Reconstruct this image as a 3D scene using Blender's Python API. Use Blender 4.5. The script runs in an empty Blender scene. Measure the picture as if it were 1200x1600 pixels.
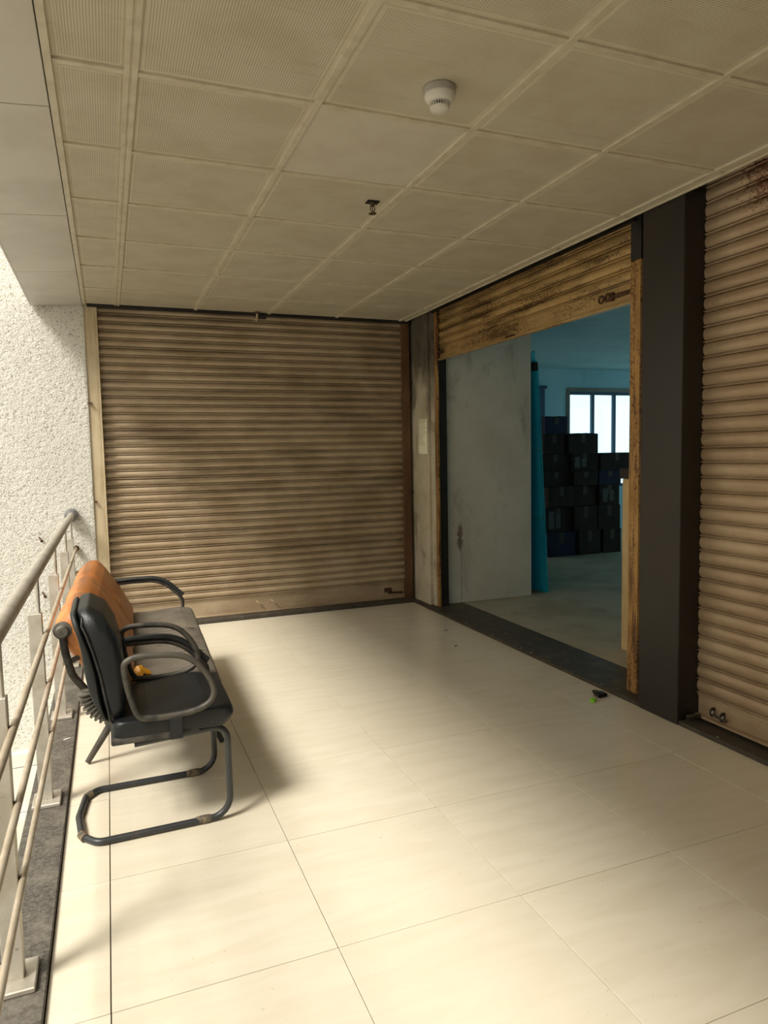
import bpy, bmesh, math, random
from mathutils import Vector, Matrix, noise
random.seed(7)
scene = bpy.context.scene
COL = scene.collection

# ------------------------------------------------------------------ camera
YAW, PITCH, ROLL, FPX = 0.3748, -0.0826, -0.0200, 1092.07
CAM = Vector((0.058, -1.7963, 1.3889))
fw = Vector((math.sin(YAW)*math.cos(PITCH), math.cos(YAW)*math.cos(PITCH), math.sin(PITCH)))
rt = Vector((math.cos(YAW), -math.sin(YAW), 0))
up = rt.cross(fw)
r2 = rt*math.cos(ROLL) + up*math.sin(ROLL)
u2 = -rt*math.sin(ROLL) + up*math.cos(ROLL)
cd = bpy.data.cameras.new('camera')
cd.sensor_fit = 'VERTICAL'; cd.sensor_height = 36.0; cd.lens = FPX/1600*36.0
cd.clip_start = 0.02; cd.clip_end = 300
cam = bpy.data.objects.new('camera', cd); COL.objects.link(cam)
M = Matrix.Identity(4)
for i in range(3):
    M[i][0] = r2[i]; M[i][1] = u2[i]; M[i][2] = -fw[i]; M[i][3] = CAM[i]
cam.matrix_world = M
scene.camera = cam

# ------------------------------------------------------------------ sky, sun, exposure
world = bpy.data.worlds.new('overcast_sky'); scene.world = world; world.use_nodes = True
bg = world.node_tree.nodes['Background']
bg.inputs['Color'].default_value = (1.0, 0.975, 0.92, 1); bg.inputs['Strength'].default_value = 2.05
sd = bpy.data.lights.new('hazy_sun', 'SUN'); sd.energy = 4.8; sd.angle = math.radians(16); sd.color = (1.0, 0.95, 0.86)
sun = bpy.data.objects.new('hazy_sun', sd); COL.objects.link(sun)
sun.location = (-8, -4, 10)
SUND = Vector((1.0, 0.55, -1.42)).normalized()
sun.rotation_euler = SUND.to_track_quat('-Z', 'Y').to_euler()
scene.view_settings.view_transform = 'Standard'; scene.view_settings.look = 'None'
scene.view_settings.gamma = 1.0; scene.view_settings.use_curve_mapping = False
scene.view_settings.exposure = 0.0

# ------------------------------------------------------------------ helpers
def lin(r, g, b):
    f = lambda c: (c/255/12.92 if c/255 <= 0.04045 else ((c/255+0.055)/1.055)**2.4)
    return (f(r), f(g), f(b), 1)

class NT:
    def __init__(s, name):
        s.m = bpy.data.materials.new(name); s.m.use_nodes = True
        s.t = s.m.node_tree; s.b = s.t.nodes['Principled BSDF']; s.out = s.t.nodes['Material Output']
    def n(s, typ, **kw):
        nd = s.t.nodes.new(typ)
        for k, v in kw.items(): setattr(nd, k, v)
        return nd
    def link(s, a, b): s.t.links.new(a, b)
    def val(s, x):
        return x
    def set(s, sock, v):
        if hasattr(v, 'is_output'): s.link(v, sock)
        else: sock.default_value = v
    def math(s, op, a, b=None, c=None, clamp=False):
        nd = s.n('ShaderNodeMath', operation=op, use_clamp=clamp); s.set(nd.inputs[0], a)
        if b is not None: s.set(nd.inputs[1], b)
        if c is not None: s.set(nd.inputs[2], c)
        return nd.outputs[0]
    def mix(s, f, a, b, typ='MIX'):
        nd = s.n('ShaderNodeMix', data_type='RGBA', blend_type=typ)
        s.set(nd.inputs[0], f); s.set(nd.inputs[6], a); s.set(nd.inputs[7], b)
        return nd.outputs[2]
    def coords(s, kind='world', stretch=(1,1,1), rnd=False):
        if kind == 'world': v = s.n('ShaderNodeNewGeometry').outputs['Position']
        else: v = s.n('ShaderNodeTexCoord').outputs['Object']
        mp = s.n('ShaderNodeMapping'); s.link(v, mp.inputs['Vector']); mp.inputs['Scale'].default_value = stretch
        v = mp.outputs[0]
        if rnd:
            oi = s.n('ShaderNodeObjectInfo'); vm = s.n('ShaderNodeVectorMath', operation='ADD')
            sc = s.n('ShaderNodeVectorMath', operation='SCALE'); cb = s.n('ShaderNodeCombineXYZ')
            for k in range(3): s.link(oi.outputs['Random'], cb.inputs[k])
            s.link(cb.outputs[0], sc.inputs[0]); sc.inputs['Scale'].default_value = 37.0
            s.link(v, vm.inputs[0]); s.link(sc.outputs[0], vm.inputs[1]); v = vm.outputs[0]
        return v
    def noise(s, v, scale, detail=4, rough=0.55, dist=0.0):
        nd = s.n('ShaderNodeTexNoise'); s.link(v, nd.inputs['Vector'])
        nd.inputs['Scale'].default_value = scale; nd.inputs['Detail'].default_value = detail
        nd.inputs['Roughness'].default_value = rough; nd.inputs['Distortion'].default_value = dist
        return nd.outputs['Fac']
    def ramp(s, f, lo, hi):
        nd = s.n('ShaderNodeMapRange'); nd.interpolation_type = 'SMOOTHSTEP'; s.link(f, nd.inputs[0])
        nd.inputs[1].default_value = lo; nd.inputs[2].default_value = hi
        return nd.outputs[0]
    def bump(s, h, strength=0.3, dist=0.002):
        nd = s.n('ShaderNodeBump'); s.link(h, nd.inputs['Height'])
        nd.inputs['Strength'].default_value = strength; nd.inputs['Distance'].default_value = dist
        s.link(nd.outputs[0], s.b.inputs['Normal'])
    def fin(s, col=None, rough=0.5, metal=0.0, spec=None):
        if col is not None: s.set(s.b.inputs['Base Color'], col)
        s.set(s.b.inputs['Roughness'], rough); s.set(s.b.inputs['Metallic'], metal)
        if spec is not None: s.b.inputs['Specular IOR Level'].default_value = spec
        return s.m

def simple(name, c1, c2=None, scale=20, rough=0.5, metal=0.0, lo=0.4, hi=0.65, bump=0.0, bscale=None, bdist=0.002,
           coord='object', stretch=(1,1,1), spec=None, rnd=False):
    t = NT(name); v = t.coords(coord, stretch, rnd)
    c2 = c2 or c1
    f = t.ramp(t.noise(v, scale), lo, hi)
    col = t.mix(f, c1, c2)
    if bump: t.bump(t.noise(v, bscale or scale*4), bump, bdist)
    return t.fin(col, rough, metal, spec)

class MB:
    def __init__(s): s.v = []; s.f = []
    def add(s, vs, fs):
        o = len(s.v); s.v += [tuple(p) for p in vs]; s.f += [tuple(i+o for i in f) for f in fs]; return s
    def box(s, x0, x1, y0, y1, z0, z1):
        return s.add([(x0,y0,z0),(x1,y0,z0),(x1,y1,z0),(x0,y1,z0),(x0,y0,z1),(x1,y0,z1),(x1,y1,z1),(x0,y1,z1)],
                     [(0,3,2,1),(4,5,6,7),(0,1,5,4),(1,2,6,5),(2,3,7,6),(3,0,4,7)])
    def loft(s, rings, caps=True, closed=False):
        n = len(rings[0]); o = len(s.v); fs = []
        vs = [p for r in rings for p in r]; k = len(rings)
        for i in range(k if closed else k-1):
            a, b = i*n, ((i+1) % k)*n
            for j in range(n):
                j2 = (j+1) % n
                fs.append((a+j, a+j2, b+j2, b+j))
        if caps and not closed:
            fs.append(tuple(reversed(range(n)))); fs.append(tuple((k-1)*n+j for j in range(n)))
        return s.add(vs, fs)
    def prism(s, prof, axis, a, b):
        def P(u, w, t):
            return {'x': (t,u,w), 'y': (u,t,w), 'z': (u,w,t)}[axis]
        return s.loft([[P(u,w,a) for u,w in prof], [P(u,w,b) for u,w in prof]])
    def tube(s, path, r, n=12, caps=True, closed=False, sy=1.0):
        pts = [Vector(p) for p in path]; k = len(pts); rings = []
        T = []
        for i in range(k):
            a = pts[(i-1) % k] if (closed or i > 0) else pts[i]
            b = pts[(i+1) % k] if (closed or i < k-1) else pts[i]
            T.append((b-a).normalized())
        up = Vector((0,0,1)) if abs(T[0].z) < 0.9 else Vector((1,0,0))
        nrm = (up - T[0]*up.dot(T[0])).normalized()
        for i in range(k):
            nrm = (nrm - T[i]*nrm.dot(T[i])).normalized(); bi = T[i].cross(nrm)
            rr = r[i] if isinstance(r, (list, tuple)) else r
            rings.append([pts[i] + (nrm*math.cos(2*math.pi*j/n) + bi*math.sin(2*math.pi*j/n)*sy)*rr for j in range(n)])
        return s.loft(rings, caps, closed)
    def lathe(s, prof, c=(0,0,0), axis='z', n=24):
        rings = []
        for r, h in prof:
            ring = []
            for j in range(n):
                a = 2*math.pi*j/n; x, y = r*math.cos(a), r*math.sin(a)
                p = {'z': (x,y,h), 'x': (h,x,y), 'y': (y,h,x)}[axis]
                ring.append((p[0]+c[0], p[1]+c[1], p[2]+c[2]))
            rings.append(ring)
        return s.loft(rings)
    def mesh(s, name, mat, bevel=0.0, seg=1, smooth=True, angle=35):
        me = bpy.data.meshes.new(name); me.from_pydata(s.v, [], s.f)
        bm = bmesh.new(); bm.from_mesh(me)
        bmesh.ops.recalc_face_normals(bm, faces=bm.faces)
        if bevel:
            es = [e for e in bm.edges if len(e.link_faces) == 2 and e.calc_face_angle(0) > 0.5]
            bmesh.ops.bevel(bm, geom=es, offset=bevel, segments=seg, profile=0.5, affect='EDGES', clamp_overlap=True)
        bm.to_mesh(me); bm.free()
        if smooth:
            for p in me.polygons: p.use_smooth = True
            me.set_sharp_from_angle(angle=math.radians(angle))
        if mat: me.materials.append(mat)
        return me
    def build(s, name, mat, parent=None, loc=(0,0,0), rot=None, **kw):
        return link(name, s.mesh(name, mat, **kw), parent, loc, rot)

def link(name, me, parent=None, loc=(0,0,0), rot=None):
    o = bpy.data.objects.new(name, me); COL.objects.link(o)
    o.parent = parent; o.location = loc
    if rot: o.rotation_euler = rot
    return o
def thing(name, label, cat, loc=(0,0,0), rot=(0,0,0), group=None):
    o = bpy.data.objects.new(name, None); COL.objects.link(o); o.location = loc; o.rotation_euler = rot
    o.empty_display_size = 0.1
    return tag(o, label, cat, group)
def tag(o, label, cat, group=None):
    o['label'] = label; o['category'] = cat
    if group: o['group'] = group
    return o
def struct(o): o['kind'] = 'structure'; return o
def fillet(pts, rad, seg=5):
    """polyline with rounded corners; rad is one radius or one per inner corner"""
    P = [Vector(p) for p in pts]; out = [P[0]]
    for i in range(1, len(P)-1):
        r = rad[i-1] if isinstance(rad, (list, tuple)) else rad
        a, b, c = P[i-1], P[i], P[i+1]; u = (a-b).normalized(); w = (c-b).normalized()
        ang = u.angle(w)
        if r <= 0 or ang > 3.12: out.append(b); continue
        d = min(r/math.tan(ang/2), (a-b).length*0.49, (c-b).length*0.49); rr = d*math.tan(ang/2)
        cen = b + (u+w).normalized()*(rr/math.sin(ang/2))
        p0, p1 = b+u*d, b+w*d; v0, v1 = p0-cen, p1-cen; tot = v0.angle(v1); ax = v0.cross(v1).normalized()
        for k in range(seg+1): out.append(cen + Matrix.Rotation(tot*k/seg, 3, ax) @ v0)
    out.append(P[-1]); return out
def fillet_closed(pts, rad, seg=5):
    n = len(pts); out = []
    for i in range(n):
        q = fillet([pts[i-1], pts[i], pts[(i+1) % n]], rad, seg); out += q[1:-1]
    return out
def round_profile(pts, rad, seg=4):
    return [(p.x, p.y) for p in fillet_closed([Vector((a, b, 0)) for a, b in pts], rad, seg)]

# ------------------------------------------------------------------ materials
def m_floor_tile():
    t = NT('cream_porcelain'); v = t.coords('world', (1.0, 5.0, 1), True)
    f = t.ramp(t.noise(v, 3.0, 5, 0.6, 0.4), 0.3, 0.75)
    oi = t.n('ShaderNodeObjectInfo')
    col = t.mix(f, lin(224,215,195), lin(215,205,182))
    col = t.mix(t.math('MULTIPLY', oi.outputs['Random'], 0.35), col, lin(214,203,180))
    w = t.coords('world')
    d = t.ramp(t.noise(w, 55, 2, 0.5), 0.70, 0.78)
    col = t.mix(t.math('MULTIPLY', d, 0.35), col, lin(150,130,100))
    r = t.math('MULTIPLY_ADD', t.noise(w, 2.3, 4), 0.22, 0.10)
    t.bump(t.noise(w, 1.6, 2), 0.04, 0.02)
    return t.fin(col, r, 0, 0.5)
def m_granite(name, c1, c2, c3):
    t = NT(name); v = t.coords('world')
    a = t.ramp(t.noise(v, 90, 4, 0.7), 0.35, 0.7); b = t.ramp(t.noise(v, 9, 5, 0.6, 0.5), 0.45, 0.75)
    col = t.mix(a, c1, c2); col = t.mix(t.math('MULTIPLY', b, 0.6), col, c3)
    sv = t.coords('world', (6, 45, 6)); sc = t.ramp(t.noise(sv, 1.0, 3), 0.68, 0.76)
    col = t.mix(t.math('MULTIPLY', sc, 0.35), col, lin(190,182,165))
    t.bump(t.noise(v, 60, 4), 0.35, 0.004)
    return t.fin(col, 0.55)
def m_ceiling_tile(perf=True):
    t = NT('perforated_ceiling_sheet' if perf else 'plain_ceiling_sheet')
    v = t.coords('object'); w = t.coords('world')
    base = t.mix(t.ramp(t.noise(w, 5, 4), 0.35, 0.7), lin(208,200,178), lin(198,188,164))
    base = t.mix(t.math('MULTIPLY', t.ramp(t.noise(t.coords('world', (2, 14, 1)), 2.2, 4), 0.55, 0.8), 0.22), base, lin(146,132,104))
    if perf:
        sp = t.n('ShaderNodeSeparateXYZ'); t.link(v, sp.inputs[0])
        P = 0.0080
        def cell(o): return t.math('SUBTRACT', t.math('FRACT', t.math('DIVIDE', o, P)), 0.5)
        cx, cy = cell(sp.outputs[0]), cell(sp.outputs[1])
        d = t.math('SQRT', t.math('ADD', t.math('MULTIPLY', cx, cx), t.math('MULTIPLY', cy, cy)))
        hole = t.math('LESS_THAN', d, 0.27)
        at = t.n('ShaderNodeAttribute', attribute_name='half', attribute_type='OBJECT')
        ap = t.n('ShaderNodeSeparateXYZ'); t.link(at.outputs['Vector'], ap.inputs[0])
        inx = t.math('LESS_THAN', t.math('ABSOLUTE', sp.outputs[0]), ap.outputs[0])
        iny = t.math('LESS_THAN', t.math('ABSOLUTE', sp.outputs[1]), ap.outputs[1])
        hole = t.math('MULTIPLY', hole, t.math('MULTIPLY', inx, iny))
        base = t.mix(t.math('MULTIPLY', hole, 0.68), base, lin(90,80,64))
    return t.fin(base, 0.6)
def m_roughcast():
    t = NT('white_roughcast'); v = t.coords('world')
    vo = t.n('ShaderNodeTexVoronoi'); t.link(v, vo.inputs['Vector']); vo.inputs['Scale'].default_value = 75
    pit = t.ramp(t.noise(v, 72, 3, 0.65), 0.56, 0.64)
    big = t.ramp(t.noise(v, 2.2, 4), 0.4, 0.75)
    col = t.mix(t.math('MULTIPLY', big, 0.35), lin(222,219,209), lin(204,198,184))
    col = t.mix(t.math('MULTIPLY', pit, 0.62), col, lin(112,106,92))
    st = t.ramp(t.noise(t.coords('world', (14, 1, 0.6)), 1.0, 4), 0.66, 0.78)
    col = t.mix(t.math('MULTIPLY', st, 0.35), col, lin(170,140,95))
    h = t.math('ADD', t.noise(v, 130, 3, 0.65), t.math('MULTIPLY', vo.outputs['Distance'], -0.6))
    t.bump(h, 0.8, 0.006)
    return t.fin(col, 0.9, 0, 0.2)
def m_shutter(name, c1, c2, streak, rust=None, sax=(1.2, 1.2, 14), amount=0.6, rough=0.42, metal=0.25, rustz=None):
    t = NT(name); v = t.coords('world'); s = t.coords('world', sax)
    f = t.ramp(t.noise(v, 3.0, 5, 0.6), 0.3, 0.7)
    col = t.mix(f, c1, c2)
    g = t.ramp(t.noise(s, 1.0, 5, 0.65), 0.47, 0.70)
    col = t.mix(t.math('MULTIPLY', g, amount), col, streak)
    sp = t.ramp(t.noise(v, 70, 2), 0.70, 0.75)
    col = t.mix(t.math('MULTIPLY', sp, 0.5), col, lin(60,45,30))
    ro = rough
    if rust:
        n = t.noise(v, 60, 5, 0.75)
        if rustz:
            sep = t.n('ShaderNodeSeparateXYZ'); t.link(v, sep.inputs[0])
            band = t.math('MULTIPLY', t.ramp(sep.outputs[2], rustz[0], rustz[1]), t.ramp(sep.outputs[1], rustz[2], rustz[3]))
            k = t.ramp(t.math('ADD', n, t.math('MULTIPLY_ADD', band, 0.36, -0.32)), 0.46, 0.56)
        else:
            k = t.ramp(t.math('ADD', t.math('MULTIPLY', n, 0.5), t.math('MULTIPLY', t.noise(s, 0.8, 3), 0.5)), 0.49, 0.58)
        rc = t.mix(t.noise(v, 140, 2), rust, lin(60,34,18))
        col = t.mix(t.math('MULTIPLY', k, 0.9), col, rc)
    t.bump(t.noise(v, 45, 4), 0.06, 0.002)
    return t.fin(col, ro, metal)
def m_plaster(name, c1, c2, dirt, scale=3.0, amt=0.5, drip=None, upper_dark=None):
    t = NT(name); v = t.coords('world')
    col = t.mix(t.ramp(t.noise(v, scale, 5, 0.6), 0.35, 0.7), c1, c2)
    k = t.ramp(t.noise(t.coords('world', (1.5, 1.5, 0.7)), 2.3, 6, 0.7, 0.6), 0.52, 0.72)
    col = t.mix(t.math('MULTIPLY', k, amt), col, dirt)
    sp = t.ramp(t.noise(t.coords('world', (9, 9, 3)), 9, 3, 0.6), 0.70, 0.76)
    col = t.mix(t.math('MULTIPLY', sp, 0.6), col, lin(50,42,34))
    if upper_dark:  # darker towards the top, ragged edge, thin scratches left pale
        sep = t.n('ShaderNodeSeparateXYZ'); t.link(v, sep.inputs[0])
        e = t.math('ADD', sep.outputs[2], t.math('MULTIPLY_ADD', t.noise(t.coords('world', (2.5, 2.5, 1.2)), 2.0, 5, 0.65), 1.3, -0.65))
        k = t.ramp(e, upper_dark[0], upper_dark[1])
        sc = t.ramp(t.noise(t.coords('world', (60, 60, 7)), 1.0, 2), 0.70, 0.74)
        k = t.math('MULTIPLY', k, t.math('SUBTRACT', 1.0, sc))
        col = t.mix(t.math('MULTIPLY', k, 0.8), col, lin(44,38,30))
    if drip:
        sep = t.n('ShaderNodeSeparateXYZ'); t.link(v, sep.inputs[0])
        wob = t.math('MULTIPLY_ADD', t.noise(v, 26, 4, 0.7), 0.09, -0.045)
        dx = t.math('ABSOLUTE', t.math('ADD', t.math('SUBTRACT', sep.outputs[0], drip[0]), wob))
        dz = t.math('ABSOLUTE', t.math('SUBTRACT', sep.outputs[2], drip[1]))
        e = t.math('SQRT', t.math('ADD', t.math('POWER', t.math('DIVIDE', dx, 0.034), 2.0), t.math('POWER', t.math('DIVIDE', dz, 0.15), 2.0)))
        blob = t.math('SUBTRACT', 1.0, t.ramp(e, 0.55, 1.1))
        run = t.math('MULTIPLY', t.math('SUBTRACT', 1.0, t.ramp(t.math('ABSOLUTE', t.math('SUBTRACT', sep.outputs[0], drip[0]+0.012)), 0.002, 0.005)), t.math('LESS_THAN', sep.outputs[2], drip[1]))
        col = t.mix(t.math('MULTIPLY', t.math('MAXIMUM', blob, t.math('MULTIPLY', run, 0.7)), 0.75), col, lin(92,54,34))
    t.bump(t.noise(v, 30, 5), 0.25, 0.004)
    return t.fin(col, 0.8, 0, 0.3)
def m_leather(name, c1, c2, dust=None, rough=0.45, dustamt=0.35):
    t = NT(name); v = t.coords('object')
    col = t.mix(t.ramp(t.noise(v, 7, 5, 0.6), 0.35, 0.7), c1, c2)
    if dust:
        geo = t.n('ShaderNodeNewGeometry')
        k = t.ramp(t.noise(v, 10, 6, 0.7), 0.42, 0.75)
        col = t.mix(t.math('MULTIPLY', k, dustamt), col, dust)
        sp = t.ramp(t.noise(v, 130, 2), 0.74, 0.78); col = t.mix(t.math('MULTIPLY', sp, 0.6), col, lin(190,185,170))
    vo = t.n('ShaderNodeTexVoronoi'); t.link(v, vo.inputs['Vector']); vo.inputs['Scale'].default_value = 260
    h = t.math('ADD', t.math('MULTIPLY', vo.outputs['Distance'], 0.5), t.math('MULTIPLY', t.noise(v, 14, 4), 1.2))
    t.bump(h, 0.25, 0.004)
    return t.fin(col, rough, 0, 0.45)
def m_steel(name, c1, c2, rough=0.35, metal=0.9):
    t = NT(name); v = t.coords('world')
    col = t.mix(t.ramp(t.noise(v, 9, 5, 0.65), 0.35, 0.7), c1, c2)
    sp = t.ramp(t.noise(v, 45, 4, 0.7), 0.62, 0.72); col = t.mix(t.math('MULTIPLY', sp, 0.5), col, lin(96,74,50))
    r = t.math('MULTIPLY_ADD', t.noise(v, 30, 3), 0.25, rough-0.1)
    return t.fin(col, r, metal)
def m_glass(name, tint, rough=0.0, mixf=0.12):
    t = NT(name); tr = t.n('ShaderNodeBsdfTransparent'); tr.inputs['Color'].default_value = tint
    gl = t.n('ShaderNodeBsdfGlossy'); gl.inputs['Roughness'].default_value = 0.05
    mx = t.n('ShaderNodeMixShader'); mx.inputs[0].default_value = mixf
    t.link(tr.outputs[0], mx.inputs[1]); t.link(gl.outputs[0], mx.inputs[2]); t.link(mx.outputs[0], t.out.inputs['Surface'])
    return t.m

def m_sheet():
    t = NT('dusty_teal_glass'); tr = t.n('ShaderNodeBsdfTransparent'); tr.inputs['Color'].default_value = (0.55, 0.90, 0.94, 1)
    gl = t.n('ShaderNodeBsdfGlossy'); gl.inputs['Roughness'].default_value = 0.06
    tl = t.n('ShaderNodeBsdfTranslucent'); tl.inputs['Color'].default_value = (0.05, 0.62, 0.74, 1)
    df = t.n('ShaderNodeBsdfDiffuse'); df.inputs['Color'].default_value = (0.04, 0.48, 0.58, 1)
    m0 = t.n('ShaderNodeMixShader'); m0.inputs[0].default_value = 0.5; t.link(tl.outputs[0], m0.inputs[1]); t.link(df.outputs[0], m0.inputs[2])
    m1 = t.n('ShaderNodeMixShader'); m1.inputs[0].default_value = 0.38; t.link(tr.outputs[0], m1.inputs[1]); t.link(m0.outputs[0], m1.inputs[2])
    m2 = t.n('ShaderNodeMixShader'); m2.inputs[0].default_value = 0.08; t.link(m1.outputs[0], m2.inputs[1]); t.link(gl.outputs[0], m2.inputs[2])
    t.link(m2.outputs[0], t.out.inputs['Surface'])
    return t.m
MAT = dict(
    tile=m_floor_tile(),
    grout=simple('dark_grout', lin(76,66,52), lin(58,50,38), 60, 0.9),
    granite=m_granite('black_granite', lin(62,58,52), lin(104,99,90), lin(126,119,106)),
    sill=m_granite('dark_sill_stone', lin(52,47,40), lin(74,68,58), lin(104,92,74)),
    ctile=m_ceiling_tile(True), cplain=m_ceiling_tile(False),
    lightpanel=simple('white_light_diffuser', lin(206,199,182), lin(200,192,174), 6, 0.5),
    tbar=simple('ivory_ceiling_grid', lin(206,198,176), lin(194,184,160), 14, 0.45, coord='world'),
    cavity=simple('dark_void_board', lin(40,36,30), None, 10, 0.9),
    acp=simple('grey_soffit_panel', lin(206,202,192), lin(196,191,180), 3, 0.4, coord='world'),
    rough=m_roughcast(),
    white=simple('white_wall_panel', lin(238,236,226), lin(222,218,204), 3, 0.6, coord='world'),
    shut_b=m_shutter('weathered_tan_shutter', lin(186,167,140), lin(164,143,115), lin(92,72,52), sax=(0.9, 0.9, 7), amount=0.5, metal=0.15, rough=0.36),
    shut_d=m_shutter('yellowed_shutter', lin(190,160,108), lin(166,134,86), lin(70,52,36), rust=lin(104,70,38), sax=(1.0, 2.0, 14), amount=0.6),
    shut_r=m_shutter('beige_rusting_shutter', lin(184,162,134), lin(164,140,112), lin(128,102,76), rust=lin(128,62,26), amount=0.3, rustz=(2.20, 2.55, 0.98, 0.50)),
    guide_w=m_shutter('dusty_cream_guide', lin(206,190,158), lin(184,166,132), lin(130,106,76), amount=0.4, rough=0.6, metal=0.0, sax=(30, 30, 2)),
    guide_b=m_shutter('brown_guide', lin(120,88,60), lin(96,68,44), lin(52,36,24), amount=0.5, rough=0.55, metal=0.1, sax=(30, 30, 2)),
    guide_g=m_shutter('rusty_gold_guide', lin(184,144,84), lin(146,104,54), lin(58,38,22), rust=lin(92,52,24), amount=0.7, rough=0.55, metal=0.1, sax=(30, 30, 2.5)),
    guide_k=simple('dark_paint', lin(36,32,27), lin(26,22,18), 8, 0.5, coord='world'),
    plaster=m_plaster('stained_white_plaster', lin(192,183,163), lin(168,157,134), lin(84,72,56), 3.0, 0.7, upper_dark=(1.75, 2.25)),
    board=m_plaster('grey_plaster_partition', lin(212,207,194), lin(200,194,180), lin(134,124,108), 2.0, 0.5, drip=(3.008, 0.62)),
    inwall=m_plaster('blue_light_tinted_inner_wall', lin(182,222,232), lin(168,212,224), lin(130,178,194), 1.5, 0.25),  # blue of the window light put into the wall colour
    drywall=m_plaster('off_white_wall', lin(196,190,176), lin(182,174,158), lin(140,132,116), 1.5, 0.25),
    infloor=m_plaster('dusty_inner_floor', lin(176,166,146), lin(158,146,124), lin(120,108,90), 2.0, 0.35),
    clad=simple('dark_brown_cladding', lin(37,31,26), lin(32,27,22), 2.5, 0.42, coord='world', bump=0.03, bscale=40),
    steel=m_steel('dusty_steel', lin(196,190,178), lin(172,164,148), 0.4, 0.55),
    steel_tan=m_steel('dusty_tan_tube', lin(194,182,162), lin(172,158,136), 0.45, 0.45),
    flange=simple('grey_flange', lin(128,128,128), lin(108,106,102), 20, 0.5, 0.4),
    rust=simple('rusty_iron', lin(92,64,42), lin(60,42,28), 60, 0.8, 0.3, bump=0.4, bscale=150),
    iron=simple('dull_iron', lin(96,84,72), lin(66,56,46), 50, 0.6, 0.6),
    blk=m_leather('black_leatherette', lin(19,23,25), lin(14,17,19), lin(44,44,41), 0.42, 0.18),
    blkside=m_leather('dusty_black_leatherette', lin(46,46,44), lin(34,34,33), lin(118,109,94), 0.5, 0.6),
    shell=simple('black_plastic_shell', lin(38,42,40), lin(32,35,34), 10, 0.5),
    tube=simple('black_powder_coat_tube', lin(52,54,55), lin(66,63,58), 12, 0.38, 0.2, lo=0.5, hi=0.8),
    tubedust=simple('dusty_black_tube', lin(78,73,64), lin(46,44,40), 16, 0.55, 0.2),
    orange=m_leather('orange_leatherette', lin(212,138,74), lin(196,118,58), lin(140,88,52), 0.42, 0.6),
    grey=m_leather('grey_worn_leatherette', lin(104,97,86), lin(86,80,72), lin(132,121,102), 0.5, 0.45),
    bellow=simple('grey_rubber_bellows', lin(104,100,90), lin(78,74,66), 40, 0.6),
    thread=simple('dark_seam_thread', lin(84,46,24), lin(64,36,20), 60, 0.7),
    tape=simple('tan_rubber_foot', lin(120,104,80), lin(70,64,56), 50, 0.7),
    yel=simple('yellow_orange_plastic', lin(228,160,40), lin(204,132,26), 30, 0.4),
    plastic=simple('white_detector_plastic', lin(216,212,204), lin(206,201,190), 12, 0.45),
    detgrey=simple('grey_detector_base', lin(178,174,166), lin(168,163,154), 12, 0.5),
    dark=simple('black_slot', lin(14,13,12), None, 10, 0.8),
    brass=simple('tarnished_brass', lin(120,102,76), lin(88,72,52), 40, 0.4, 0.8),
    green=simple('lime_green_tag', lin(150,226,40), lin(136,212,30), 20, 0.4),
    lock=simple('black_padlock', lin(34,32,30), lin(24,22,20), 30, 0.45, 0.4),
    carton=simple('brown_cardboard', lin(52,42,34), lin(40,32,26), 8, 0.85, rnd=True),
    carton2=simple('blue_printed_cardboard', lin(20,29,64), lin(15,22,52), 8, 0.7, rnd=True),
    ptape=simple('packing_tape', lin(84,72,54), lin(70,60,46), 20, 0.4),
    clabel=simple('grey_carton_label', lin(92,92,88), lin(76,76,72), 20, 0.6),
    label=simple('white_carton_label', lin(206,204,196), lin(190,188,180), 20, 0.6),
    glass=m_sheet(),
    winglass=m_glass('blue_window_glass', (0.70, 0.92, 1.0, 1), mixf=0.05),
    frame=simple('dark_window_frame', lin(34,70,104), lin(28,60,92), 20, 0.45),
    beige=simple('beige_laminate_board', lin(206,180,134), lin(194,168,122), 5, 0.5, coord='world'),
    earth=simple('outside_paving', lin(150,144,130), lin(126,120,106), 0.6, 0.9, coord='world'),
    concrete=simple('concrete', lin(150,146,138), lin(130,126,118), 2, 0.9, coord='world'),
)
def m_paper():
    t = NT('printed_notice_paper'); v = t.coords('object')
    sp = t.n('ShaderNodeSeparateXYZ'); t.link(v, sp.inputs[0])
    y, z = sp.outputs[1], sp.outputs[2]
    row = t.math('FLOOR', t.math('DIVIDE', z, 0.0125))
    fr = t.math('FRACT', t.math('DIVIDE', z, 0.0125))
    ln = t.math('LESS_THAN', fr, 0.42)
    wn = t.n('ShaderNodeTexWhiteNoise', noise_dimensions='1D'); t.link(row, wn.inputs['W'])
    end = t.math('MULTIPLY_ADD', wn.outputs['Value'], 0.11, -0.005)
    ins = t.math('MULTIPLY', t.math('LESS_THAN', y, 0.088), t.math('GREATER_THAN', y, t.math('MULTIPLY', end, -1.0)))
    body = t.math('MULTIPLY', t.math('GREATER_THAN', z, -0.085), t.math('LESS_THAN', z, 0.135))
    ch = t.ramp(t.noise(t.coords('object', (1, 260, 90)), 1.0, 1), 0.40, 0.5)
    k = t.math('MULTIPLY', t.math('MULTIPLY', ln, ins), t.math('MULTIPLY', body, ch))
    col = t.mix(t.math('MULTIPLY', k, 0.6), lin(240,238,208), lin(80,82,66))
    return t.fin(col, 0.8)
MAT['paper'] = m_paper()

# ================================================================== STRUCTURE
ZC = 2.584           # underside of the ceiling grid
XL, XR = -0.155, 2.67  # corridor floor edges
YB, YE = 4.12, -4.2
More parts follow.
